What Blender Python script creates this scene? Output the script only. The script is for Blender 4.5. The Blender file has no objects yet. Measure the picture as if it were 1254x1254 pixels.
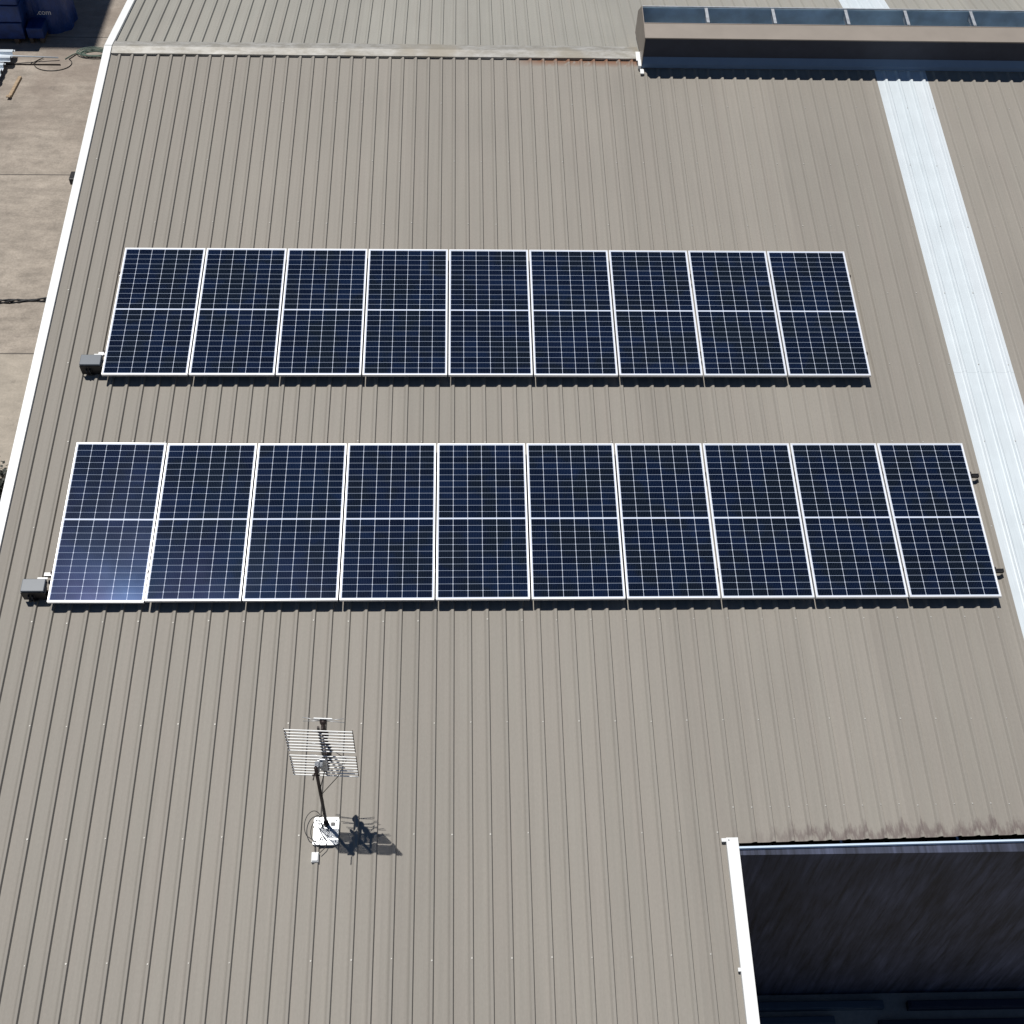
import bpy, math, random
from mathutils import Matrix, Vector
random.seed(7)
C = bpy.context.scene.collection
PITCH = 0.132025
RW = Matrix.Rotation(PITCH, 4, 'X')              # roof frame (x along ridge, y up the slope, z normal) -> world
RIDGE = 9.40                                     # slope distance of the ridge
RB = Matrix.Translation(RW @ Vector((0, RIDGE, 0))) @ Matrix.Rotation(-PITCH, 4, 'X')   # rear slope frame
GZ = -4.6                                        # ground level
RP = 0.1905; RX0 = 0.0264                        # rib pitch / phase

# ------------------------------------------------------------------ materials
class NT:
    def __init__(s, name):
        s.m = bpy.data.materials.new(name); s.m.use_nodes = True
        s.t = s.m.node_tree; s.n = s.t.nodes; s.b = s.n['Principled BSDF']
        s.tc = s.n.new('ShaderNodeTexCoord')
        s.sp = s.n.new('ShaderNodeSeparateXYZ'); s.t.links.new(s.tc.outputs['Object'], s.sp.inputs[0])
        s.x, s.y, s.z = s.sp.outputs; s.co = s.tc.outputs['Object']
    def link(s, v, inp):
        if isinstance(v, (int, float, tuple)): inp.default_value = v
        else: s.t.links.new(v, inp)
    def M(s, op, a, b=0.0, c=0.0):
        n = s.n.new('ShaderNodeMath'); n.operation = op
        s.link(a, n.inputs[0]); s.link(b, n.inputs[1]); s.link(c, n.inputs[2]); return n.outputs[0]
    def vec(s, x, y, z=0.0):
        n = s.n.new('ShaderNodeCombineXYZ'); s.link(x, n.inputs[0]); s.link(y, n.inputs[1]); s.link(z, n.inputs[2]); return n.outputs[0]
    def noise(s, vec, scale, detail=3.0, rough=.55):
        n = s.n.new('ShaderNodeTexNoise'); s.t.links.new(vec, n.inputs['Vector'])
        n.inputs['Scale'].default_value = scale; n.inputs['Detail'].default_value = detail; n.inputs['Roughness'].default_value = rough
        return n.outputs['Fac']
    def white(s, vec):
        n = s.n.new('ShaderNodeTexWhiteNoise'); s.t.links.new(vec, n.inputs['Vector']); return n.outputs['Value']
    def ramp(s, v, lo, hi, a=0.0, b=1.0):
        n = s.n.new('ShaderNodeMapRange'); s.link(v, n.inputs[0])
        for i, q in enumerate((lo, hi, a, b)): s.link(q, n.inputs[i+1])
        return n.outputs[0]
    def mix(s, f, a, b, mode='MIX'):
        n = s.n.new('ShaderNodeMix'); n.data_type = 'RGBA'; n.blend_type = mode
        s.link(f, n.inputs[0])
        for v, i in ((a, 6), (b, 7)):
            if isinstance(v, tuple): v = tuple(v)+(1,) if len(v) == 3 else v
            s.link(v, n.inputs[i])
        return n.outputs[2]
    def grey(s, v): return s.vec(v, v, v)
    def bump(s, h, strength=.3, dist=.01):
        n = s.n.new('ShaderNodeBump'); s.t.links.new(h, n.inputs['Height'])
        n.inputs['Strength'].default_value = strength; n.inputs['Distance'].default_value = dist
        s.t.links.new(n.outputs[0], s.b.inputs['Normal'])
    def out(s, col, rough=.5, metal=0.0, spec=.5):
        if isinstance(col, tuple): s.b.inputs['Base Color'].default_value = tuple(col)+(1,)
        else: s.t.links.new(col, s.b.inputs['Base Color'])
        s.link(rough, s.b.inputs['Roughness']); s.b.inputs['Metallic'].default_value = metal
        s.b.inputs['Specular IOR Level'].default_value = spec
        return s.m

def plain(name, col, rough=.5, metal=0.0, spec=.5, var=.12, scale=6.0):
    t = NT(name); f = t.noise(t.co, scale, 4)
    k = t.ramp(f, .3, .7, 1-var, 1+var)
    return t.out(t.mix(1.0, col, t.grey(k), 'MULTIPLY'), rough, metal, spec)

def mat_roof(name, front=True, base=(.272, .252, .222)):
    t = NT(name)
    sheet = t.M('FLOOR', t.M('DIVIDE', t.M('ADD', t.x, 30*.762+.30), .762))
    w = t.white(t.vec(sheet, 3.0 if front else 9.0))
    k = t.ramp(w, 0, 1, .955, 1.045)
    st = t.noise(t.vec(t.M('MULTIPLY', t.x, 26.0), t.M('MULTIPLY', t.y, .55), 1.0), 1.0, 4, .65)
    k = t.M('MULTIPLY', k, t.ramp(st, .28, .72, .945, 1.045))
    big = t.noise(t.co, .55, 4); k = t.M('MULTIPLY', k, t.ramp(big, .3, .7, .955, 1.04))
    fine = t.noise(t.vec(t.x, t.M('MULTIPLY', t.y, .4)), 60.0, 3, .7); k = t.M('MULTIPLY', k, t.ramp(fine, .3, .7, .95, 1.05))
    pan = t.white(t.vec(t.M('FLOOR', t.M('DIVIDE', t.M('ADD', t.x, 40*RP-RX0), RP)), 1.0)); k = t.M('MULTIPLY', k, t.ramp(pan, 0, 1, .982, 1.018))
    col = t.mix(1.0, base, t.grey(k), 'MULTIPLY')
    # weathering tint: pinkish / greenish drifts
    hue = t.noise(t.vec(t.M('MULTIPLY', t.x, 5.0), t.M('MULTIPLY', t.y, .5), 7.0), 1.0, 3)
    col = t.mix(t.ramp(hue, .5, .75, 0, .22), col, (.292, .258, .230))
    col = t.mix(t.ramp(hue, .5, .25, 0, .22), col, (.284, .272, .236))
    # bird marks
    v = t.n.new('ShaderNodeTexVoronoi'); t.t.links.new(t.co, v.inputs['Vector']); v.inputs['Scale'].default_value = 1.3
    sp = t.M('MULTIPLY', t.M('LESS_THAN', v.outputs['Distance'], .019), t.M('GREATER_THAN', t.noise(t.co, .9, 1), .52))
    col = t.mix(t.M('MULTIPLY', sp, .55), col, (.62, .62, .58))
    if front:
        u = t.M('FRACT', t.M('DIVIDE', t.M('ADD', t.x, 40*RP-RX0), RP))
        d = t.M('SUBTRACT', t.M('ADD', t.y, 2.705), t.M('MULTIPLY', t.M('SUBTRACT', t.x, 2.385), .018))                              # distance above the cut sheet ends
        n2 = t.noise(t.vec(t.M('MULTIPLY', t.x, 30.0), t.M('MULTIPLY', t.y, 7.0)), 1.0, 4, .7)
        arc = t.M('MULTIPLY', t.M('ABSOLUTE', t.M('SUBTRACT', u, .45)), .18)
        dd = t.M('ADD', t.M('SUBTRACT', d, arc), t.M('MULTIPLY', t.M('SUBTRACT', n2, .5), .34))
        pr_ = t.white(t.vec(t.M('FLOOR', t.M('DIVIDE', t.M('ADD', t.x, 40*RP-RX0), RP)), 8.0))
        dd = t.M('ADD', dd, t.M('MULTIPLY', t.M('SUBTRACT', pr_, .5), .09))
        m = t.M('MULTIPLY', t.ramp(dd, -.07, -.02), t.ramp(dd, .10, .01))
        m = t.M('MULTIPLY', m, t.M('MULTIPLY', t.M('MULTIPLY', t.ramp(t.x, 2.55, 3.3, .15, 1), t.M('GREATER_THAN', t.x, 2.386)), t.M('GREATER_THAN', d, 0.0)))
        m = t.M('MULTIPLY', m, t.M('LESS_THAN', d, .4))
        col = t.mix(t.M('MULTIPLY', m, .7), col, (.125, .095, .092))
        # rust under the ridge capping
        e = t.M('MULTIPLY', t.ramp(t.y, 9.08, 9.20), t.M('MULTIPLY', t.ramp(t.x, .45, .9), t.ramp(t.noise(t.co, 9.0, 4), .36, .46)))
        col = t.mix(t.M('MULTIPLY', e, .8), col, (.20, .085, .04))
    t.bump(t.noise(t.vec(t.M('MULTIPLY', t.x, 3.0), t.M('MULTIPLY', t.y, .8)), 2.0, 2), .12, .02)
    return t.out(col, t.ramp(big, .3, .7, .60, .70), 0.0, .25)

MAT = {}
MAT['roof'] = mat_roof('roof_steel')
MAT['roof_rear'] = mat_roof('roof_steel_rear', False, (.300, .292, .262))
MAT['white'] = plain('white_painted_steel', (.80, .81, .80), .4, 0, .4, .03)
MAT['taupe'] = plain('taupe_steel', (.285, .248, .212), .5, 0, .4, .06, 3)
MAT['alu'] = plain('anodised_aluminium', (.80, .81, .83), .38, .25, .5, .03)
MAT['galv'] = plain('galvanised_steel', (.50, .52, .54), .4, .5, .5, .2, 14)
MAT['black'] = plain('black_plastic', (.012, .012, .014), .45, 0, .4, .1)
MAT['blackmetal'] = plain('dark_steel_tube', (.035, .025, .022), .5, .2, .4, .2)
MAT['screw'] = plain('screw_head', (.42, .41, .38), .5, .1, .5, .1)
MAT['boxgrey'] = plain('grey_enclosure', (.09, .11, .135), .45, 0, .5, .08)
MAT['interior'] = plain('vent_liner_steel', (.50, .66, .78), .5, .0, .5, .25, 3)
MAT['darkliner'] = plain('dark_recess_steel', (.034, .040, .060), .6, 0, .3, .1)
MAT['apron'] = plain('shade_tinted_flashing', (.12, .19, .30), .6, 0, .3, .05)  # blue of shadow and sky put into the steel flashing's colour
MAT['guttertint'] = plain('shade_tinted_gutter_paint', (.58, .70, .84), .9, 0, .1, .02)  # white gutter paint with the blue of sky-lit shade mixed in
MAT['timber'] = plain('weathered_timber', (.36, .27, .18), .7, 0, .2, .3, 20)
MAT['darktimber'] = plain('old_timber', (.10, .075, .055), .8)
MAT['wraptext'] = plain('white_print', (.7, .72, .75), .5)
MAT['hosegreen'] = plain('green_hose', (.10, .15, .12), .5, 0, .4, .2)
MAT['leaf'] = plain('dark_leaf', (.03, .035, .03), .6, 0, .3, .4, 30)

def mk():
    t = NT('skylight_fibreglass')
    st = t.noise(t.vec(t.M('MULTIPLY', t.x, 120.0), t.M('MULTIPLY', t.y, 2.2)), 1.0, 4, .7)
    k = t.ramp(st, .3, .7, .90, 1.06)
    b = t.noise(t.co, 2.5, 3); k = t.M('MULTIPLY', k, t.ramp(b, .3, .7, .95, 1.04))
    lap = t.M('LESS_THAN', t.M('ABSOLUTE', t.M('SUBTRACT', t.y, 3.3)), .006)
    col = t.mix(1.0, (.60, .665, .70), t.grey(k), 'MULTIPLY')
    pan = t.white(t.vec(t.M('FLOOR', t.M('DIVIDE', t.M('ADD', t.x, 40*RP-RX0), RP)), 5.0))
    col = t.mix(t.ramp(pan, 0, 1, 0, .3), col, (.68, .69, .72))
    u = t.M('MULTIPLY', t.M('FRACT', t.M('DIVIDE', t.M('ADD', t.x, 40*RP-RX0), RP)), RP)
    rib_shade = t.M('LESS_THAN', u, .011)  # shade line along each rib foot, put into the sheet colour
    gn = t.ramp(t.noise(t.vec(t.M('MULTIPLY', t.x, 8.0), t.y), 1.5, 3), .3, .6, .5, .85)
    col = t.mix(t.M('MULTIPLY', rib_shade, gn), col, (.30, .345, .38))
    col = t.mix(t.M('MULTIPLY', lap, .25), col, (.3, .34, .36))
    t.b.inputs['Transmission Weight'].default_value = 0
    return t.out(col, .4, 0, .5)
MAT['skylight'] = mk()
def mk():
    t = NT('ridge_cap_galvanised')
    a = t.noise(t.vec(t.M('MULTIPLY', t.x, 4.0), t.M('MULTIPLY', t.y, 9.0)), 1.0, 5, .7)
    b = t.noise(t.co, 1.2, 3)
    col = t.mix(t.ramp(a, .4, .65), (.28, .265, .23), (.42, .41, .385))
    col = t.mix(t.ramp(t.M('ADD', b, t.M('MULTIPLY', t.x, .03)), .5, .62, 0, .8), col, (.30, .27, .215))
    return t.out(col, .45, .15, .5)
MAT['cap'] = mk()
PW, PL = 1.038, 2.094
def mk():
    t = NT('photovoltaic_cells')
    oi = t.n.new('ShaderNodeObjectInfo').outputs['Random']
    mx, my, gap = .022, .026, .018
    px = (PW-2*mx)/6; py = ((PL-2*my-gap)/2)/12
    ux = t.M('DIVIDE', t.M('SUBTRACT', t.x, mx), px)
    upper = t.M('GREATER_THAN', t.y, PL/2)
    yy = t.M('SUBTRACT', t.y, t.M('ADD', my, t.M('MULTIPLY', upper, gap)))
    uy = t.M('DIVIDE', yy, py)
    fx = t.M('FRACT', t.M('ADD', ux, 10.0)); fy = t.M('FRACT', t.M('ADD', uy, 10.0))
    dx = t.M('MULTIPLY', t.M('MINIMUM', fx, t.M('SUBTRACT', 1.0, fx)), px)
    dy = t.M('MULTIPLY', t.M('MINIMUM', fy, t.M('SUBTRACT', 1.0, fy)), py)
    lx = t.M('LESS_THAN', dx, .0019); ly = t.M('LESS_THAN', dy, .00145)
    dia = t.M('LESS_THAN', t.M('ADD', dx, dy), .0085)
    ox = t.M('MAXIMUM', t.M('LESS_THAN', t.x, mx), t.M('GREATER_THAN', t.x, PW-mx))
    oy = t.M('MAXIMUM', t.M('LESS_THAN', t.y, my), t.M('GREATER_THAN', t.y, PL-my))
    mid = t.M('LESS_THAN', t.M('ABSOLUTE', t.M('SUBTRACT', t.y, PL/2)), gap/2)
    edge = t.M('MAXIMUM', t.M('MAXIMUM', ox, oy), mid)
    m = t.M('MAXIMUM', t.M('MAXIMUM', lx, dia), edge)
    bb = t.M('LESS_THAN', t.M('ABSOLUTE', t.M('SUBTRACT', t.M('FRACT', t.M('MULTIPLY', fx, 9.0)), .5)), .03)
    cell = t.white(t.vec(t.M('FLOOR', t.M('ADD', ux, 50.0)), t.M('FLOOR', t.M('ADD', uy, 50.0)), t.M('MULTIPLY', oi, 37.0)))
    big = t.noise(t.vec(t.x, t.y, t.M('MULTIPLY', oi, 50.0)), 1.6, 2)
    k = t.M('MULTIPLY', t.ramp(cell, 0, 1, .6, 1.35), t.ramp(big, .3, .7, .8, 1.2))
    col = t.mix(1.0, (.0024, .0068, .0215), t.grey(k), 'MULTIPLY')
    col = t.mix(t.ramp(t.noise(t.vec(t.x, t.y, t.M('ADD', t.M('MULTIPLY', oi, 50.0), 9.0)), 2.2, 3), .46, .58, 0, .85), col, (.0036, .0066, .0105))
    col = t.mix(t.M('MULTIPLY', bb, .5), col, (.10, .12, .17))
    col = t.mix(t.M('MULTIPLY', ly, .9), col, (.42, .50, .64))
    col = t.mix(m, col, (.62, .68, .80))
    t.bump(t.noise(t.co, 1.5, 1), .02, .01)
    t.b.inputs['IOR'].default_value = 1.45
    ar = t.noise(t.vec(t.x, t.M('MULTIPLY', t.y, .5), t.M('MULTIPLY', oi, 20.0)), 1.1, 1)
    t.t.links.new(t.mix(t.ramp(ar, .38, .62), (.38, .46, 1.0), (.24, .48, 1.0)), t.b.inputs['Specular Tint'])
    t.t.links.new(t.ramp(t.noise(t.co, 2.0, 3), .3, .7, .100, .118), t.b.inputs['Roughness'])
    rl = t.b.inputs['Roughness'].links[0].from_socket
    return t.out(col, rl, 0, .42)
MAT['cells'] = mk()
def mk():
    t = NT('yard_concrete')
    a = t.noise(t.co, .35, 6, .6); b = t.noise(t.vec(t.x, t.M('MULTIPLY', t.y, 2.2)), 1.7, 6, .65); c = t.M('ADD', t.M('MULTIPLY', t.noise(t.co, 22.0, 4, .75), .5), t.M('MULTIPLY', t.noise(t.co, 6.0, 5, .75), .5))
    k = t.M('MULTIPLY', t.M('MULTIPLY', t.ramp(a, .3, .7, .82, 1.14), t.ramp(b, .32, .68, .76, 1.18)), t.ramp(c, .36, .64, .78, 1.2))
    col = t.mix(1.0, (.325, .285, .242), t.grey(k), 'MULTIPLY')
    dirty = t.M('MULTIPLY', t.ramp(t.y, 13.8, 18.5), t.ramp(t.noise(t.co, .9, 4), .35, .6))
    col = t.mix(t.M('MULTIPLY', dirty, .55), col, (.20, .16, .132))
    lite = t.ramp(t.y, 8.95, 8.85)
    col = t.mix(t.M('MULTIPLY', lite, .35), col, (.40, .365, .305))
    blot = t.M('MULTIPLY', t.ramp(t.noise(t.co, 3.0, 5, .7), .60, .70), .5); col = t.mix(blot, col, (.13, .115, .10))
    j = t.M('ABSOLUTE', t.M('SUBTRACT', t.M('FRACT', t.M('DIVIDE', t.M('ADD', t.y, 54-8.92+2.7), 5.4)), .5))
    col = t.mix(t.M('MULTIPLY', t.M('LESS_THAN', j, .0030), .8), col, (.06, .055, .05))
    t.bump(c, .4, .01)
    return t.out(col, .85, 0, .3)
MAT['ground'] = mk()
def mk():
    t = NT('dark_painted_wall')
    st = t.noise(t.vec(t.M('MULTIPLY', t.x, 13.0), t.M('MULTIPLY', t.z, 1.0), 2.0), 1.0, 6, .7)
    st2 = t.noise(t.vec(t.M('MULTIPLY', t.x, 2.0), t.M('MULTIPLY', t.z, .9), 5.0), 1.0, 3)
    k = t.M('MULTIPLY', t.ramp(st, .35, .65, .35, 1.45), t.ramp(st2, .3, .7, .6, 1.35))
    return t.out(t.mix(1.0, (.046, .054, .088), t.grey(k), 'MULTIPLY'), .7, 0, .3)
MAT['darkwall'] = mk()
MAT['wall'] = plain('cream_wall_cladding', (.45, .42, .36), .6, 0, .3, .1)
MAT['sheetsteel'] = plain('zinc_sheet', (.62, .68, .74), .4, .2, .5, .15, 3)
def mk():
    t = NT('blue_plastic_wrap')
    n = t.noise(t.vec(t.M('MULTIPLY', t.x, 4.0), t.M('MULTIPLY', t.y, 4.0), t.z), 1.0, 5, .7)
    t.bump(n, .8, .08)
    return t.out(t.mix(t.ramp(n, .35, .65), (.004, .026, .13), (.007, .050, .23)), .35, 0, .5)
MAT['bluewrap'] = mk()
MAT['bluepack'] = plain('blue_pack_cover', (.004, .030, .15), .5, 0, .4, .35, 5)
MAT['shedwall'] = plain('neighbour_cladding', (.20, .19, .18), .6, 0, .3, .1)

# ------------------------------------------------------------------ mesh building
class MB:
    def __init__(s): s.v = []; s.f = []; s.mi = []; s.smooth = []
    def add(s, vs, fs, mi=0, sm=False):
        o = len(s.v); s.v += [tuple(v) for v in vs]
        for f in fs: s.f.append([i+o for i in f]); s.mi.append(mi); s.smooth.append(sm)
        return s
    def box(s, x0, x1, y0, y1, z0, z1, mi=0, M=None):
        vs = [Vector((x, y, z)) for z in (z0, z1) for y in (y0, y1) for x in (x0, x1)]
        if M: vs = [M @ v for v in vs]
        return s.add(vs, [(0, 2, 3, 1), (4, 5, 7, 6), (0, 1, 5, 4), (2, 6, 7, 3), (0, 4, 6, 2), (1, 3, 7, 5)], mi)
    def prism(s, pts, d0, d1, axis='x', mi=0):          # closed 2-D outline extruded
        n = len(pts)
        def P(d, a, b): return {'x': (d, a, b), 'y': (a, d, b), 'z': (a, b, d)}[axis]
        vs = [P(d0, *p) for p in pts]+[P(d1, *p) for p in pts]
        fs = [tuple(range(n)), tuple(range(2*n-1, n-1, -1))]+[(i, (i+1) % n, n+(i+1) % n, n+i) for i in range(n)]
        return s.add(vs, fs, mi)
    def tube(s, pts, r, n=8, mi=0, cap=True):
        pts = [Vector(p) for p in pts]; rings = []
        up = Vector((0, 0, 1))
        for i, p in enumerate(pts):
            d = (pts[min(i+1, len(pts)-1)]-pts[max(i-1, 0)]).normalized()
            a = d.cross(up)
            if a.length < .05: a = d.cross(Vector((1, 0, 0)))
            a.normalize(); b = d.cross(a)
            rr = r[i] if isinstance(r, (list, tuple)) else r
            rings.append([p+a*rr*math.cos(2*math.pi*k/n)+b*rr*math.sin(2*math.pi*k/n) for k in range(n)])
        vs = [v for q in rings for v in q]; fs = []
        for i in range(len(pts)-1):
            for k in range(n): fs.append((i*n+k, i*n+(k+1) % n, (i+1)*n+(k+1) % n, (i+1)*n+k))
        if cap: fs += [tuple(range(n-1, -1, -1)), tuple((len(pts)-1)*n+k for k in range(n))]
        return s.add(vs, fs, mi, True)
    def sheet(s, prof, ys, mi=0, thick=0.0):            # open profile [(x,z)] swept along y
        n = len(prof); vs = [(x, y, z) for y in ys for x, z in prof]
        fs = [(j*n+i, j*n+i+1, (j+1)*n+i+1, (j+1)*n+i) for j in range(len(ys)-1) for i in range(n-1)]
        s.add(vs, fs, mi)
        if thick:
            vs = [(x, y, z-thick) for y in ys for x, z in prof]
            s.add(vs, [tuple(reversed(f)) for f in fs], mi)
            for j in (0, len(ys)-1):
                vv = [(x, ys[j], z) for x, z in prof]+[(x, ys[j], z-thick) for x, z in prof]
                s.add(vv, [(i, n+i, n+i+1, i+1) for i in range(n-1)], mi)
        return s
    def mesh(s, name, mats):
        me = bpy.data.meshes.new(name); me.from_pydata(s.v, [], s.f)
        for m in mats: me.materials.append(MAT[m])
        me.polygons.foreach_set('material_index', s.mi); me.polygons.foreach_set('use_smooth', s.smooth)
        me.validate(); me.update(); return me

def tag(o, label=None, cat=None, group=None, kind=None):
    if label: o['label'] = label
    if cat: o['category'] = cat
    if group: o['group'] = group
    if kind: o['kind'] = kind
    return o
def thing(name, label, cat, M=Matrix(), group=None):
    o = bpy.data.objects.new(name, None); C.objects.link(o); o.empty_display_size = .2
    o.matrix_basis = M; return tag(o, label, cat, group)
def obj(name, mb, mats, parent=None, M=None, absolute=False, bevel=0.0):
    if isinstance(mats, str): mats = [mats]
    o = bpy.data.objects.new(name, mb.mesh(name, mats)); C.objects.link(o)
    if parent is not None:
        o.parent = parent
        if absolute:
            W = parent.matrix_basis.copy(); q = parent
            while q.parent: W = (q.parent.matrix_basis @ q.matrix_parent_inverse) @ W; q = q.parent
            o.matrix_parent_inverse = W.inverted()
    if M is not None: o.matrix_basis = M
    if bevel:
        b = o.modifiers.new('bevel', 'BEVEL'); b.width = bevel; b.segments = 2; b.limit_method = 'ANGLE'
    return o
def copy_tree(o, parent=None):
    c = o.copy(); C.objects.link(c)
    if parent is not None: c.parent = parent
    for ch in [k for k in bpy.data.objects if k.parent == o]: copy_tree(ch, c)
    return c
def sub(child, parent):                                # hang an identity-framed mesh under a part authored in the same frame
    child.parent = parent; child.matrix_parent_inverse = Matrix(); child.matrix_basis = Matrix(); return child

# ------------------------------------------------------------------ ground
g = MB(); N = 24; S = 600.0
g.add([(-S, -S, 0), (S, -S, 0), (S, S, 0), (-S, S, 0)], [(0, 1, 2, 3)])
gr = obj('ground', g, 'ground', M=Matrix.Translation((0, 0, GZ))); gr['kind'] = 'structure'

# ------------------------------------------------------------------ the warehouse
XL, XN, XR = -5.455, 2.385, 15.0          # left barge, notch line, right end
YE, YF, YT = -2.705, -9.0, 9.395          # eave of right part, far eave of the left wing, top of sheets
wh = thing('warehouse_building', 'large low warehouse with ribbed taupe metal roof carrying the solar panels', 'building',
           Matrix.Translation((0, 3, GZ)))
def profile(x0, x1):
    pts = []; k0 = int(math.floor((x0-RX0)/RP))-1; k1 = int(math.ceil((x1-RX0)/RP))+2
    for k in range(k0, k1):
        x = RX0+k*RP; jit = random.uniform(-.0012, .0012)
        for dx, z in ((-.066, 0), (-.054, .006), (-.038, .0225), (-.033, .027), (-.028, .029), (-.0095, .029), (-.0076, .028), (.0022, .0)):
            pts.append((x+dx+jit, z))
    pts = [p for p in pts if x0 < p[0] < x1]
    def zat(x):
        u = ((x-RX0)/RP) % 1*RP
        return 0.0 if (.007 < u < RP-.066) else .02
    return [(x0, zat(x0))]+pts+[(x1, zat(x1))]
SK0, SK1 = 5.962, 6.738
rf = MB()
yl = [YF+i*(YT-YF)/10 for i in range(11)]; yr = [YE+i*(YT-YE)/8 for i in range(9)]
rf.sheet(profile(XL-.04, XN), yl, 0, .001)
nv0 = len(rf.v)
rf.sheet(profile(XN, SK0), yr, 0, .001)
rf.sheet(profile(SK1, XR), yr, 0, .001)
rf.v[nv0:] = [(x, y+(.018*(x-XN) if y < YE+.01 else 0), z) for x, y, z in rf.v[nv0:]]
# fixing screws on every second rib, each purlin line
def screw(mb, x, yy):
    r = random.uniform(.0065, .0095)
    vs = [(x+r*math.cos(a*math.pi/3), yy+r*math.sin(a*math.pi/3), z) for z in (.0292, .0345) for a in range(6)]
    mb.add(vs, [(6, 7, 8, 9, 10, 11)]+[(a, (a+1) % 6, 6+(a+1) % 6, 6+a) for a in range(6)], 1)
def screws(mb, x0, x1, y0, y1, off=0):
    if x0 > 2:                                        # every rib is fixed along the eave purlin
        for k in range(int((x0-RX0)/RP)+1, int((x1-RX0)/RP)+1): screw(mb, RX0+k*RP-.019, -2.335+random.uniform(-.01, .01))
    j = 0; y = -3.79-4*1.2
    while y < y1:
        j += 1
        if y > y0 and not (x0 > 2 and abs(y+2.59) < .1):
            for k in range(int((x0-RX0)/RP), int((x1-RX0)/RP)+1):
                if (k+j+off) % 2 or random.random() < .08: continue
                x = RX0+k*RP-.019+random.uniform(-.002, .002); yy = y+random.uniform(-.012, .012)
                if not (x0 < x < x1): continue
                screw(mb, x, yy)
        y += 1.2
screws(rf, XL+.05, XN-.05, YF+.1, YT-.3); screws(rf, XN, SK0, YE+.1, YT-.3); screws(rf, SK1, XR, YE+.1, YT-.3)
roof = obj('roof', rf, ['roof', 'screw'], wh, RW, True)
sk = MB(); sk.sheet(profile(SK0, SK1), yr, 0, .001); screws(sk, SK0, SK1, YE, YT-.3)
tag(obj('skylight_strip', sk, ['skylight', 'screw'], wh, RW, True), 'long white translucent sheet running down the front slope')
LB = 9.0
rb = MB(); yb = [.01+i*LB/6 for i in range(7)]
SB0, SB1 = 5.962, 6.738
rb.sheet(profile(XL-.04, SB0), yb, 0, .001); rb.sheet(profile(SB1, XR), yb, 0, .001)
obj('roof', rb, ['roof_rear'], wh, RB, True)['label'] = 'pale rear roof slope beyond the ridge'
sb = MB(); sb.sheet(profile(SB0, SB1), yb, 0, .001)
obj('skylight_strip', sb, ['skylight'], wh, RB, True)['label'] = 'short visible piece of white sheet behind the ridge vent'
# ridge capping: stepped folded strips with laps
rc = MB(); pa = [(-5.45, -3.2), (-3.23, .0), (-.02, .62), (.60, 2.395)]
for i, (a, b) in enumerate(pa):
    dz = .002*(i % 2)
    ns = max(2, int((b-a)/.12))
    for j in range(ns):
        x0 = a+(b-a)*j/ns; x1 = a+(b-a)*(j+1)/ns
        w0 = .002*math.sin(x0*5.3); w1 = .002*math.sin(x1*5.3)
        row = lambda x, w: [RW @ Vector((x, 9.235, .010)), RW @ Vector((x, 9.238, .040+dz+w)), RW @ Vector((x, 9.385, .050+dz)),
                            RB @ Vector((x, .02, .050+dz)), RB @ Vector((x, .165, .040+dz+w)), RB @ Vector((x, .168, .0305+dz+w))]
        A, B_ = row(x0, w0), row(x1, w1)
        rc.add(A+B_, [(k, 6+k, 7+k, k+1) for k in range(5)])
obj('ridge_cap', rc, ['cap'], wh, Matrix(), True)
# white barge flashings
def barge(x0, x1, y0, y1, M, ztop=.046, zbot=-.17, lab=None, tilt=0.0):
    b = MB(); b.box(x0, x1, y0, y1, ztop-.004, ztop); out = x0 if lab != 'r' else x1-.004
    b.box(out, out+.004, y0, y1, zbot, ztop-.0045)
    inn = x1-.004 if lab != 'r' else x0
    b.box(inn, inn+.004, y0, y1, .004, ztop-.0045)
    return obj('barge_flashing', b, ['white'], wh, M, True)
barge(-5.572, -5.462, YF, 9.40, RW); barge(-5.572, -5.462, 0.0, LB, RB)
b = barge(2.372, 2.492, YF, -2.66, RW, .052, -.20, 'r')
for a_, y_ in ((2.325, -2.70), (2.345, -3.95), (2.345, -5.15)):
    b2 = MB(); b2.box(a_, 2.3715, y_, y_+.034, .030, .051); sub(obj('fixing_tab', b2, ['white']), b)
b2 = MB(); b2.tube([(2.395, -2.685, .052), (2.395, -2.685, .057)], .008, 8); sub(obj('rivet', b2, ['galv']), b)
# gutter of the right-hand part
gt = MB()
gt.box(2.495, XR, -2.93, -2.928, -.20, -.006); gt.box(2.495, XR, -2.926, -2.72, -.20, -.198); gt.box(2.495, XR, -2.72, -2.717, -.20, -.055)
gt.box(2.495, XR, -2.93, -2.910, -.0058, -.001)
for x in (3.55, 4.75, 5.95, 7.15): gt.box(x, x+.02, -2.892, -2.70, -.02, -.016)
GM = Matrix.Translation(RW @ Vector((0, -2.93, 0))) @ Matrix.Translation((0, 2.93, 0))
gt.v = [(x, y+.185+.014*(x-2.5), max(z, -.135) if z < -.19 else z) for x, y, z in gt.v]
gutter = obj('gutter', gt, ['guttertint'], wh, GM, True)
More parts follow.
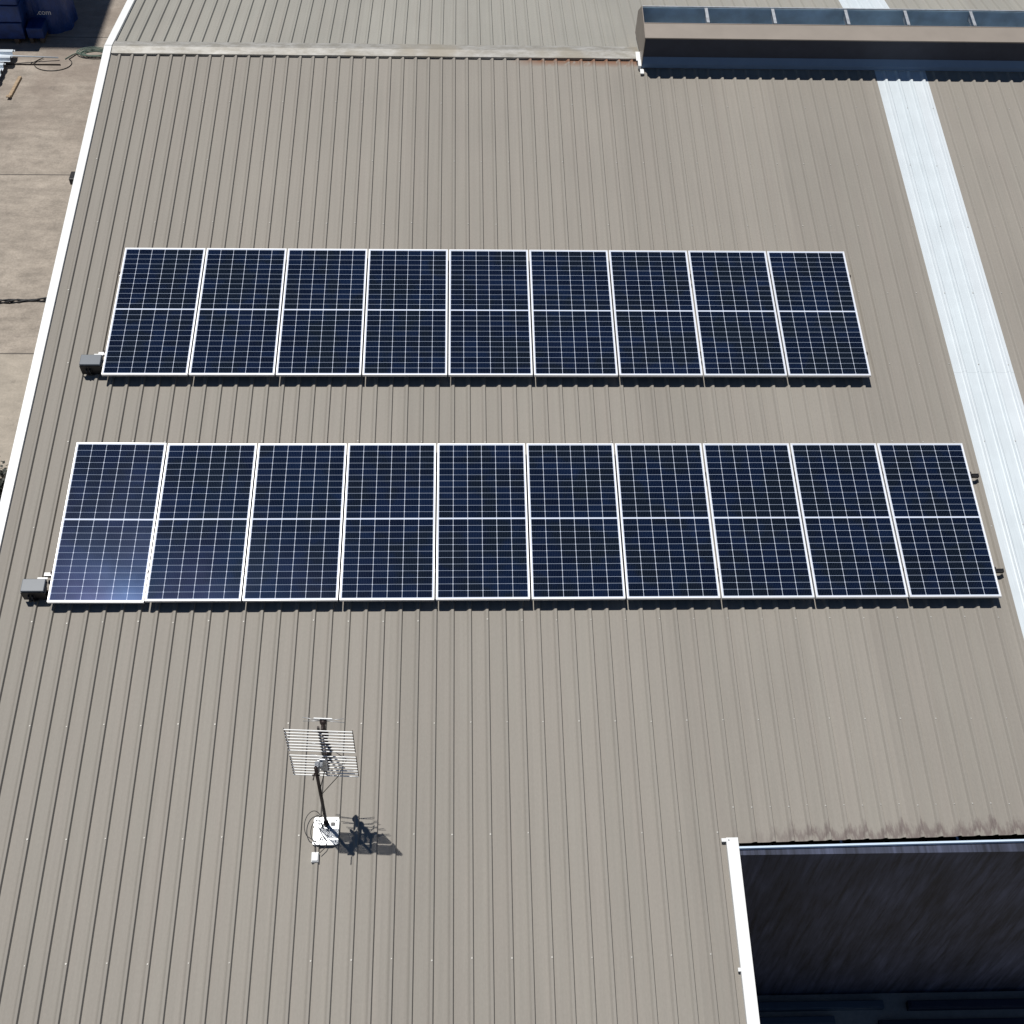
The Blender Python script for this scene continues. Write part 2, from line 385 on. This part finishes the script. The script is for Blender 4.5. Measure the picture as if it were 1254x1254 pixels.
# walls (world frame)
def wz(yr_): return (RW @ Vector((0, yr_, 0))).z
def wy(yr_): return (RW @ Vector((0, yr_, 0))).y
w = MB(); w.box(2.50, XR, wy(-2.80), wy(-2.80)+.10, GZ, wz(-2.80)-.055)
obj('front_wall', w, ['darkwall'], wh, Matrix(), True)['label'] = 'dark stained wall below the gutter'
yb_w = (RB @ Vector((0, LB, 0)))
pts = [(wy(YF)+.3, GZ), (yb_w.y-.1, GZ), (yb_w.y-.1, yb_w.z-.15), (wy(RIDGE), wz(RIDGE)-.10), (wy(YF)+.3, wz(YF)-.05)]
w = MB(); w.prism(pts, -5.50, -5.42); obj('side_wall', w, ['wall'], wh, Matrix(), True)
pts2 = [(wy(-2.9), GZ), (yb_w.y-.1, GZ), (yb_w.y-.1, yb_w.z-.15), (wy(RIDGE), wz(RIDGE)-.10), (wy(-2.8)+.1, wz(-2.8)-.10)]
w = MB(); w.prism([(wy(-2.8)+.11, GZ)]+pts2[1:], XR-.2, XR-.12); obj('side_wall', w, ['wall'], wh, Matrix(), True)
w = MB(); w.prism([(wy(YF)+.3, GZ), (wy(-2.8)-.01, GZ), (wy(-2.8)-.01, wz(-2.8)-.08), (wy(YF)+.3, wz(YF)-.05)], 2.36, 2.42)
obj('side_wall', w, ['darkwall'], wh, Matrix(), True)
w = MB(); w.box(-5.41, 2.35, wy(YF)+.3, wy(YF)+.38, GZ, wz(YF)-.05); obj('front_wall', w, ['wall'], wh, Matrix(), True)
w = MB(); w.box(-5.41, XR-.21, yb_w.y-.2, yb_w.y-.11, GZ, yb_w.z-.15); obj('rear_wall', w, ['wall'], wh, Matrix(), True)

# ridge ventilator (roof frame)
VX = 2.415; VR = XR-.3
rv = MB()
rv.prism([(9.062, .552), (9.352, .575), (9.352, .571), (9.062, .548)], VX+.01, VR)       # sloping fascia
rv.box(VX+.01, VR, 9.052, 9.062, .535, .554)
rv.box(VX+.01, VR, 9.352, 9.364, .545, .580)
rv.prism([(10.02, .30), (9.735, .560), (9.735, .556), (10.02, .296)], VX+.01, VR)
vent = obj('ridge_vent', rv, ['taupe'], wh, RW, True)
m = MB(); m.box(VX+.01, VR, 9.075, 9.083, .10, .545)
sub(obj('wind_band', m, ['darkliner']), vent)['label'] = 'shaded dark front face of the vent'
m = MB(); m.prism([(9.074, .205), (9.074, .20), (9.025, .115), (9.025, .05), (9.020, .05), (9.020, .115)], VX+.01, VR)
sub(obj('apron_flashing', m, ['apron']), vent)
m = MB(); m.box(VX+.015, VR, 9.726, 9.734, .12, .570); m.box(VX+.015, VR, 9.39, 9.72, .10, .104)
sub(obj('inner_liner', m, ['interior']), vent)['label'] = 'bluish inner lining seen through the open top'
m = MB(); m.box(VX+.01, VR, 9.7345, 9.752, .561, .585); sub(obj('rim', m, ['galv']), vent)
m = MB(); m.prism([(9.04, .05), (9.05, .556), (9.36, .585), (9.74, .590), (10.03, .29), (10.03, -.10), (9.5, .02)], VX, VX+.009)
sub(obj('end_plate', m, ['taupe']), vent)
m = MB(); m.box(VX-.065, VX-.001, 9.16, 9.36, .058, .070); m.box(VX-.045, VX-.001, 9.02, 9.155, .032, .085); m.box(VX-.02, VX+.035, 8.90, 9.00, .03, .045)
sub(obj('end_flashing', m, ['white']), vent)
for i in range(12):
    x = VX+1.0*(i+1)-.06+(.10 if i == 2 else 0)
    m = MB(); m.box(x, x+.045, 9.39, 9.724, .572, .577); m.box(x+.018, x+.024, 9.39, 9.724, .46, .5715)
    m.prism([(9.40, .5705), (9.72, .5705), (9.72, .40)], x+.026, x+.030) if i % 2 == 0 else None
    sub(obj('brace', m, ['galv']), vent)

# ------------------------------------------------------------------ solar panels
HZ = .1628; FT = .035
def T(x, y, z): return RW @ Matrix.Translation((x, y, z))
f = MB(); fw = .0135
f.box(0, PW, 0, fw, 0, FT); f.box(0, PW, PL-fw, PL, 0, FT); f.box(0, fw, fw, PL-fw, 0, FT); f.box(PW-fw, PW, fw, PL-fw, 0, FT)
cl = MB(); cl.box(fw-.002, PW-fw+.002, fw-.002, PL-fw+.002, FT-.008, FT-.003)
jb = MB(); jb.box(.46, .58, PL/2-.03, PL/2+.03, .008, FT-.009)
ords = ['first', 'second', 'third', 'fourth', 'fifth', 'sixth', 'seventh', 'eighth', 'ninth', 'tenth']
PP = 1.0559; ROWS = (('upper', 9, -4.6575, 3.1216), ('lower', 10, -4.7828, 0.0))
proto = None
for row, n, x0, y0 in ROWS:
    for i in range(n):
        if i == 0: pos = 'leftmost panel, first in'
        elif i == n-1: pos = 'rightmost panel, last in'
        else: pos = ords[i]+' panel from the left in'
        lab = 'dark blue solar panel, %s the %s row of %s' % (pos, row, 'nine' if n == 9 else 'ten')
        tx, ty = random.uniform(-.0012, .0012), random.uniform(-.0012, .0012)
        if row == 'lower' and i == 0: tx, ty = .019, .014
        M = T(x0+i*PP, y0, HZ-FT+random.uniform(-.0008, .0008)) @ Matrix.Translation((PW/2, PL/2, 0)) @ Matrix.Rotation(tx, 4, 'X') @ Matrix.Rotation(ty, 4, 'Y') @ Matrix.Translation((-PW/2, -PL/2, 0))
        if proto is None:
            proto = thing('solar_panel', lab, 'solar panel', M, 'solar panels mounted in two rows on the roof')
            obj('frame', f, ['alu'], proto, bevel=.0012)
            obj('cell_sheet', cl, ['cells'], proto); obj('junction_box', jb, ['black'], proto)
        else:
            c = copy_tree(proto); c.matrix_basis = M; c['label'] = lab

# mounting rails with clamps and feet
ZR = HZ-FT-.014
for row, n, x0, y0 in ROWS:
    x1 = x0+(n-1)*PP+PW
    for q, yy in (('upper', y0+1.665), ('lower', y0+.365)):
        ext = .125 if row == 'lower' else .012
        a = x0-(.028 if q == 'upper' else .10)
        r = thing('mounting_rail', 'dark metal rail under the %s part of the %s panel row' % (q, row), 'mounting rail', T(a, yy, ZR-.04), 'rails carrying the solar panels')
        m = MB(); L = x1+ext-a
        m.prism([(-.02, 0), (.02, 0), (.02, .04), (.006, .04), (.006, .03), (-.006, .03), (-.006, .04), (-.02, .04)], 0, L-.006)
        obj('rail_body', m, ['black' if row == 'lower' else 'alu'], r)
        m = MB(); m.box(L-.006, L, -.022, .022, -.002, .042); obj('end_cap', m, ['black'], r)
        if q == 'lower':
            m = MB(); m.box(.0, .085, -.021, .021, .0405, .0435); obj('cover_strip', m, ['white'], r)
        for i in range(n+1):
            cx = x0+i*PP-(PP-PW)/2-a
            if i == 0: cx = x0-a-.008
            if i == n: cx = x1-a+.008
            m = MB(); m.box(cx-.0085, cx+.0085, -.018, .018, .041, FT+.040); m.box(cx-.013, cx+.013, -.02, .02, FT+.0435, FT+.047)
            m.tube([(cx, 0, FT+.0472), (cx, 0, FT+.053)], .007, 6)
            obj('clamp', m, ['blackmetal'], r)
        for i in range(int(L/1.143)+1):
            k = round((a+.15+i*1.143-RX0)/RP); fx = RX0+k*RP-.019-a
            m = MB(); m.box(fx-.02, fx+.02, -.045, .025, .0295-(ZR-.04), .0345-(ZR-.04)); m.box(fx-.02, fx+.02, -.026, -.021, .0345-(ZR-.04), .03)
            obj('rail_foot', m, ['alu'], r)

# isolator boxes at the left end of each row
def isolator(x, y, lab):
    t = thing('isolator_box', lab, 'electrical box', T(x, y, .029), 'isolator boxes at the row ends')
    m = MB(); m.box(0, .25, 0, .155, .10, .185); obj('enclosure', m, ['boxgrey'], t, bevel=.006)
    m = MB(); m.box(-.005, .255, -.006, .160, .150, .158); m.box(-.005, .255, -.006, -.002, .0, .1495); obj('shroud', m, ['black'], t)  # shroud front carried down to the roof, standing in for the shadow there
    for bx in (.03, .19): m = MB(); m.box(bx, bx+.03, .02, .14, .0, .0995); obj('bracket', m, ['blackmetal'], t)
    m = MB()
    for cx in (.07, .11):
        m.tube([(cx, .01, .11), (cx, -.035, .09), (cx+.01, -.05, .04), (cx+.03, -.02, .012), (cx+.12, .04, .008), (.30, .10, .05)], .010, 8)
    obj('conduit', m, ['black'], t)
    m = MB(); m.box(.15, .26, .165, .185, .155, .16); obj('cover_plate', m, ['white'], t)
isolator(-4.93, 3.235, 'small grey isolator box at the lower left corner of the upper panel row')
isolator(-5.07, .10, 'small grey isolator box at the lower left corner of the lower panel row')

# ------------------------------------------------------------------ television antenna
AM = Matrix.Translation(RW @ Vector((-1.63, -2.478, .0)))       # upright frame at the mast foot
an = thing('tv_antenna', 'television antenna with white grid reflector on a dark mast bolted to the roof', 'antenna', AM)
RTR = Matrix.Rotation(PITCH, 4, 'X')
m = MB(); pl = []
for cx, cy, a0 in ((.105, .045, 0), (-.105, .045, 90), (-.105, -.175, 180), (.105, -.175, 270)):
    for k in range(5): a = math.radians(a0+k*22.5); pl.append((cx+.02*math.cos(a), cy+.03*math.sin(a)))
m.prism(pl, .034, .052, 'z'); m.box(-.13, .13, -.19, -.165, .008, .0335); m.box(-.12, .12, .03, .045, .008, .0335)
for x in (-.10, .10):
    for y in (-.17, .04): m.tube([(x, y, .0521), (x, y, .058)], .009, 6)
m.v = [RTR @ Vector(v) for v in m.v]
obj('base_plate', m, ['galv'], an)
m = MB(); m.box(.045, .085, -.01, .02, .0, .015)
m.v = [RTR @ (Vector(v)+Vector((0, 0, .053))) for v in m.v]; obj('bolt', m, ['black'], an)
m = MB(); m.tube([(0, 0, .05), (0, 0, 1.22)], .0165, 12); m.tube([(0, 0, .05), (0, 0, .10)], .026, 12)
obj('mast', m, ['blackmetal'], an)
nb = 8; RY = .125; cxr = .055; hw = .311; zb, zt = .83, 1.68; yaw = Matrix.Rotation(math.radians(-3.0), 4, 'Z')
R_ = Matrix.Translation((cxr, RY, 0)) @ yaw
rfm = MB()
def bar(mb, x0, x1, y0, y1, z0, z1): mb.box(x0, x1, y0, y1, z0, z1, 0, R_)
hh = (zt-zb-.095)/2
for half in (0, 1):
    z0 = zb+half*(hh+.095)
    for k in range(nb):
        z = z0+hh*k/(nb-1)
        bar(rfm, -hw, hw, -.0042, .0042, z-.0042, z+.0042)
refl = obj('reflector', rfm, ['white'], an)
rr = MB()
for half in (0, 1):
    z0 = zb+half*(hh+.095)
    for x in (-hw, hw): bar(rr, x-.004, x+.004, .006, .012, z0-.012, z0+hh+.012)
bar(rr, -.010, .010, .0125, .032, zb-.03, zt+.03)
sub(obj('rail', rr, ['blackmetal']), refl)
m = MB()
bar(m, -.05, .0, -.085, -.006, 1.13, 1.16); bar(m, -.068, -.03, -.10, -.04, 1.06, 1.18); bar(m, -.03, .03, -.03, -.008, .98, 1.18)
obj('clamp_bracket', m, ['galv'], an)
m = MB(); m.tube([(-.012, -.02, 1.16), (-.02, -.10, 1.17)], .006); m.tube([(.03, -.015, 1.10), (-.04, -.015, 1.10)], .008)
obj('u_bolt', m, ['blackmetal'], an)
# dipole column in front of the grid (far side from the camera)
m = MB()
for k in range(4):
    z = zb+.06+k*(zt-zb-.155)/3
    for s in (-1, 1):
        for e in (-1, 1):
            m.tube([R_ @ Vector((.02+s*.018, .16, z)), R_ @ Vector((.02+s*.19, .17, z+e*.035))], .0028, 5)
obj('dipole', m, ['galv'], an)
m = MB(); m.box(.008, .034, .140, .162, zb+.03, zt-.10, 0, R_)
for k in range(4):
    z = zb+.06+k*(zt-zb-.155)/3
    m.tube([R_ @ Vector((.02, .135, z-.0)), R_ @ Vector((.02, .035, z))], .014, 8)
    m.tube([R_ @ Vector((.02, .150, z-.02)), R_ @ Vector((.02, .150, z+.022))], .032, 10)
m.box(-.01, .055, .11, .165, 1.02, 1.11, 0, R_)
obj('feeder_spine', m, ['blackmetal'], an)
m = MB(); m.box(-.065, .105, .155, .165, zt-.062, zt-.050, 0, R_); obj('top_bar', m, ['white'], an)
# coax loops
def arc(c, rx, ry, a0, a1, z0, z1, n=22):
    return [(c[0]+rx*math.cos(math.radians(a0+(a1-a0)*i/n)), c[1]+ry*math.sin(math.radians(a0+(a1-a0)*i/n)), z0+(z1-z0)*i/n) for i in range(n+1)]
m = MB()
m.tube([R_ @ Vector((.03, .10, 1.05)), R_ @ Vector((.0, -.02, .95)), (.012, -.02, .85), (.018, -.018, .6), (.015, -.022, .35), (.0, -.03, .2), (-.03, -.06, .10)]+arc((-.085, -.09), .06, .11, 30, 330, .10, .07), .0045, 6)
m.tube(arc((-.13, -.02), .085, .14, 40, 235, .11, .06)+[(-.12, -.17, .05), (-.10, -.22, .03), (-.095, -.28, .02)], .004, 6)
m.tube([(-.02, 0, .25), (-.06, .02, .16), (-.07, -.06, .09), (-.02, -.14, .08), (.02, -.18, .05), (.0, -.24, .02), (-.05, -.29, .015)], .004, 6)
m.tube([R_ @ Vector((.06, .13, 1.1)), R_ @ Vector((.20, .10, .98)), R_ @ Vector((.12, -.02, .86)), (.02, -.02, .74)], .004, 6)
m.tube([(-.07, -.02, .09), (.03, -.06, .075), (.02, -.13, .06), (-.07, -.16, .05)], .0035, 6)
obj('cable', m, ['black'], an)
jbx = MB(); jbx.box(-.045, .045, -.05, .05, .003, .045); jbx.box(-.038, .038, -.042, .042, .0455, .058)
jo = obj('junction_box', jbx, ['white'], M=T(-1.725, -2.80, .0) @ Matrix.Diagonal((.8, 1.0, 1.0, 1)), bevel=.006)
tag(jo, 'small white cable junction box on the roof below the antenna base', 'electrical box')

# ------------------------------------------------------------------ left wall fittings
wl = thing('wall_light', 'small dark floodlight sticking out from the left roof edge', 'light', Matrix.Translation((-5.572, 6.78, .80)))
m = MB(); m.box(-.13, -.05, -.09, .09, -.10, .0); obj('lamp_housing', m, ['black'], wl, bevel=.008)
m = MB(); m.box(-.058, .07, -.02, .02, -.09, -.05); obj('bracket', m, ['blackmetal'], wl)
# overhead service cable and its pole
cb = MB(); X0, Y0, Z0 = -5.56, 4.62, .42
for q in range(4):
    pts = []
    for i in range(161):
        s = i/160; ph = s*90+q*math.pi/2; rr_ = .011 if s > .02 else .026
        if .045 < s < .085: rr_ = .024
        pts.append((X0-9.5*s, Y0-.35*s+rr_*math.cos(ph), Z0+1.2*s-1.6*s*(1-s)+rr_*math.sin(ph)))
    cb.tube(pts, .0115, 6)
tag(obj('service_cable', cb, ['black']), 'thick twisted black overhead cable running left from the roof edge', 'cable')
up = thing('utility_pole', 'timber power pole holding the far end of the black cable', 'pole', Matrix.Translation((-15.2, 4.27, GZ)))
m = MB(); m.tube([(0, 0, 0), (0, 0, 3), (0, 0, 6.8)], [.16, .145, .12], 14); obj('shaft', m, ['timber'], up)
m = MB(); m.box(.13, .16, -.5, .5, 6.1, 6.22); obj('crossarm', m, ['timber'], up)

# dark plant at the wall foot
sh = thing('shrub', 'small dark leafy shrub on the concrete at the left edge', 'shrub', Matrix.Translation((-7.90, 5.55, GZ)))
m = MB()
for i in range(700):
    v = Vector((random.gauss(0, .10), random.gauss(0, .18), abs(random.gauss(.22, .13))))
    a = Vector((random.uniform(-1, 1), random.uniform(-1, 1), random.uniform(-.4, .6))).normalized()*.07
    b_ = a.cross(Vector((random.uniform(-1, 1), random.uniform(-1, 1), 1))).normalized()*.028
    m.add([v, v+a*.5+b_, v+a, v+a*.5-b_], [(0, 1, 2, 3)])
obj('foliage', m, ['leaf'], sh)
m = MB()
for i in range(7):
    a = i*.9; m.tube([(0, 0, 0), (.05*math.cos(a), .05*math.sin(a), .15), (.12*math.cos(a), .12*math.sin(a), .32)], [.008, .006, .003], 5)
obj('stem', m, ['timber'], sh)

# ------------------------------------------------------------------ yard, upper left
G0 = GZ
def W(x, y, z=0): return Matrix.Translation((x, y, G0+z))
# ribbed sheets bundle
for i, (xr, y0_, n_, z_) in enumerate(((-10.55, 18.36, 2, .10), (-10.66, 17.62, 3, .06))):
    m = MB(); pr = []
    for k in range(n_):
        b0 = k*.25
        pr += [(b0, 0), (b0+.03, 0), (b0+.05, .07), (b0+.15, .07), (b0+.17, 0)]
    pr.append((n_*.25, 0))
    # profile runs along world y, length along -x
    me = MB(); me.sheet(pr, [0, 1.2, 2.6], 0, .004)
    me.v = [(-y, x, z) for x, y, z in me.v]
    m2 = MB(); m2.v, m2.f, m2.mi, m2.smooth = me.v, [tuple(reversed(f)) for f in me.f], me.mi, me.smooth
    o = obj('roofing_sheet', m2, ['sheetsteel'], M=W(xr, y0_, z_+.06))
    tag(o, ['pale ribbed metal sheet lying nearer the blue timber packs', 'pale ribbed metal sheet lying nearer the loose plank'][i], 'metal sheet', 'ribbed sheets on the yard')
m = MB(); m.box(-2.4, -.25, .02, .10, 0, .055); m.box(-2.4, -.25, .62, .70, 0, .055); m.box(-2.4, -.25, 1.12, 1.2, 0, .055)
tag(obj('timber_bearer', m, ['timber'], M=W(-10.60, 17.6)), 'timber bearers under the ribbed metal sheets', 'timber')
pk = MB(); pk.box(-.035, .035, 0, .82, 0, .05); pk.box(-.05, .04, -.06, .02, .0505, .075)
tag(obj('plank', pk, ['timber'], M=W(-10.33, 17.14) @ Matrix.Rotation(math.radians(-4), 4, 'Z'), bevel=.004), 'short brown timber plank lying on the concrete', 'plank')
m = MB(); m.tube([(0, 0, 0), (-1.3, -.16, .14), (-2.6, -.18, .15)], .016, 8)
tag(obj('metal_rod', m, ['sheetsteel'], M=W(-9.56, 18.72, .06)), 'long pale metal rod lying across the ribbed sheets', 'rod')
m = MB(); m.tube([(0, 0, 0), (-2.4, .0, .0)], .013, 8)
tag(obj('metal_rod', m, ['blackmetal'], M=W(-9.48, 18.50, .02)), 'dark thin metal rod beside the pale one on the concrete', 'rod')
m = MB(); pts = arc((0, 0), .42, .30, 140, 400, .012, .012, 30)+[(.45, .40, .012), (.62, .52, .012), (.85, .55, .012)]; m.tube(pts, .009, 6)
m.tube([(-.25, .22, .03), (-.36, .1, .03), (-.5, -.02, .02)], .009, 6)
tag(obj('loose_cable', m, ['black'], M=W(-9.66, 18.55)), 'thin dark cable looped on the concrete beside the rods', 'cable')
m = MB()
for i in range(7):
    r = .22+.03*i; m.tube([(math.cos(a/20*6.2832)*r*1.25+random.uniform(-.012, .012), math.sin(a/20*6.2832)*r*.62+random.uniform(-.012, .012), .02+.012*(i % 3)+.01*i) for a in range(21)], .011, 6)
m.tube([(-.45, .05, .03), (-.62, -.06, .02), (-.75, -.25, .02), (-.78, -.3, .02)], .012, 6)
tag(obj('hose_coil', m, ['hosegreen'], M=W(-8.80, 18.98) @ Matrix.Scale(.8, 4)), 'coil of green hose on the ground by the building corner', 'hose')
# blue packs
def layered(x0, x1, y0, y1, n_, h_, jit):
    mb = MB()
    for k in range(n_):
        j = random.uniform(-jit, jit); mb.box(x0, x1+j, y0+abs(j)*.5, y1, k*h_+.12, (k+1)*h_+.12-.02)
    return mb
t = thing('timber_pack', 'tall stack wrapped in blue beside the yard wall, leftmost', 'timber stack', W(-12.0, 19.38), 'blue wrapped packs')
obj('wrapped_bundle', layered(-1.2, 1.58, 0, 1.1, 3, .42, .02), ['bluepack'], t, bevel=.02)
m = MB(); [m.box(x, x+.09, .02, 1.08, 0, .119) for x in (-.9, .2, 1.3)]; obj('bearer', m, ['darktimber'], t)
t = thing('timber_pack', 'low short blue pack standing right of the tall blue stack', 'timber stack', W(-10.22, 19.42), 'blue wrapped packs')
obj('wrapped_bundle', layered(-.16, .22, 0, .9, 1, .28, .0), ['bluepack'], t, bevel=.02)
m = MB(); m.box(-.14, -.06, .02, .85, 0, .119); m.box(.1, .18, .02, .85, 0, .119); obj('bearer', m, ['darktimber'], t)
t = thing('wrapped_pallet', 'bulky blue tarpaulin covered load with white web address', 'wrapped load', W(-10.12, 20.45))
m = MB(); nx, nz = 40, 16; vs = []; fs = []
for j in range(nz+1):
    for i in range(nx+1):
        a = i/nx*math.pi*2; hz = j/nz
        rad = (1-.10*hz-.5*max(0, hz-.85)**1*2)*(1+.035*math.sin(a*9+hz*2)+.02*math.sin(a*17-hz*5))
        ca, sa = math.cos(a), math.sin(a); e = 3.2
        q = (abs(ca)**e+abs(sa)**e)**(-1/e)
        vs.append((.62*ca*q*rad, .60*sa*q*rad, 1.15*hz))
for j in range(nz):
    for i in range(nx): fs.append((j*(nx+1)+i, j*(nx+1)+i+1, (j+1)*(nx+1)+i+1, (j+1)*(nx+1)+i))
fs.append(tuple(nz*(nx+1)+i for i in range(nx)))
m.add(vs, fs, 0, True); cov = obj('cover', m, ['bluewrap'], t)
fc = bpy.data.curves.new('lettering', 'FONT'); fc.body = '.com'; fc.size = .17; fc.extrude = .002; fc.align_x = 'CENTER'
to = bpy.data.objects.new('tmp_text', fc); C.objects.link(to)
dg = bpy.context.evaluated_depsgraph_get(); me = bpy.data.meshes.new_from_object(to.evaluated_get(dg))
bpy.data.objects.remove(to); me.materials.clear(); me.materials.append(MAT['wraptext'])
lt = bpy.data.objects.new('lettering', me); C.objects.link(lt); lt.parent = t
lt.matrix_basis = Matrix.Translation((.12, -.63, .50)) @ Matrix.Rotation(math.radians(84), 4, 'X')

# taller neighbour whose shadow falls on the yard (stands just outside the picture)
H = 19.0; nx0, ny0 = -8.80-.2284*H, 19.20+.2379*H  # height raised to shut out more sky and deepen the yard shade
nb_ = thing('neighbour_building', 'tall grey shed standing behind the yard', 'building', Matrix.Translation((nx0-8, ny0+6, GZ)))
m = MB(); m.box(-8, 8, -6, 6, 0, H-.3); obj('wall', m, ['shedwall'], nb_)
m = MB(); m.box(-8.001, 8.001, -6.001, 6.001, H-.298, H); obj('roof', m, ['taupe'], nb_)

# ------------------------------------------------------------------ dim stock at the foot of the dark wall
def stock(x0, x1, y0, y1, z0, z1, mat, lab):
    m = MB(); w_ = x1-x0; m.box(-w_/2, w_/2, 0, y1-y0, 0, z1-z0)
    m.box(-w_/2+.03, w_/2-.03, .01, y1-y0-.01, z1-z0+.001, z1-z0+.012)
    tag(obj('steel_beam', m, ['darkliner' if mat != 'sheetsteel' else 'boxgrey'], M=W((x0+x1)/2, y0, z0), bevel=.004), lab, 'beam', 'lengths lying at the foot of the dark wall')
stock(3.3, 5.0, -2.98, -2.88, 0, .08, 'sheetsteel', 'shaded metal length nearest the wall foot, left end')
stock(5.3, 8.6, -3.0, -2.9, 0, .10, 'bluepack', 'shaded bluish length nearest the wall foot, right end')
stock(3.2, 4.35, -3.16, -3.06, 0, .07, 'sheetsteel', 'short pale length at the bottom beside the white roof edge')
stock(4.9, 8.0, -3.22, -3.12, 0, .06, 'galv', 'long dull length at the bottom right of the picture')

# ------------------------------------------------------------------ light, sky, camera
s = Vector((-.23788, .24783, 1.04169)).normalized()
sd = bpy.data.lights.new('sun', 'SUN'); sd.energy = 5.0; sd.angle = math.radians(.5); sd.color = (1, .965, .91)
so = bpy.data.objects.new('sun', sd); C.objects.link(so); so.rotation_euler = s.to_track_quat('Z', 'Y').to_euler(); so.location = (0, 0, 30)
wd = bpy.data.worlds.new('World'); bpy.context.scene.world = wd; wd.use_nodes = True
nt = wd.node_tree; sky = nt.nodes.new('ShaderNodeTexSky'); sky.sky_type = 'NISHITA'; sky.sun_disc = False
sky.sun_elevation = math.asin(s.z); sky.sun_rotation = math.atan2(s.x, s.y)
nt.links.new(sky.outputs[0], nt.nodes['Background'].inputs[0]); nt.nodes['Background'].inputs[1].default_value = .05
sky.ozone_density = 6.0; sky.dust_density = 0.0; sky.altitude = 400
cam = bpy.data.cameras.new('camera'); co = bpy.data.objects.new('camera', cam); C.objects.link(co)
cam.sensor_width = 36; cam.lens = 36*1545.6777/1254; cam.clip_end = 2000; cam.clip_start = .1
Rc = Matrix(((.9992826772390181, .0026372036304580515, -.037777984687274925, -.24442958989850808),
             (-.02225610997946067, .8480126401808474, -.529508477422308, -6.548968375388215),
             (.030639786856351194, .5299694399213224, .847463035306483, 12.453234606265696), (0, 0, 0, 1)))
co.matrix_world = RW @ Rc
sc = bpy.context.scene; sc.camera = co
sc.view_settings.view_transform = 'Standard'; sc.view_settings.look = 'None'; sc.view_settings.gamma = 1; sc.view_settings.exposure = -.22
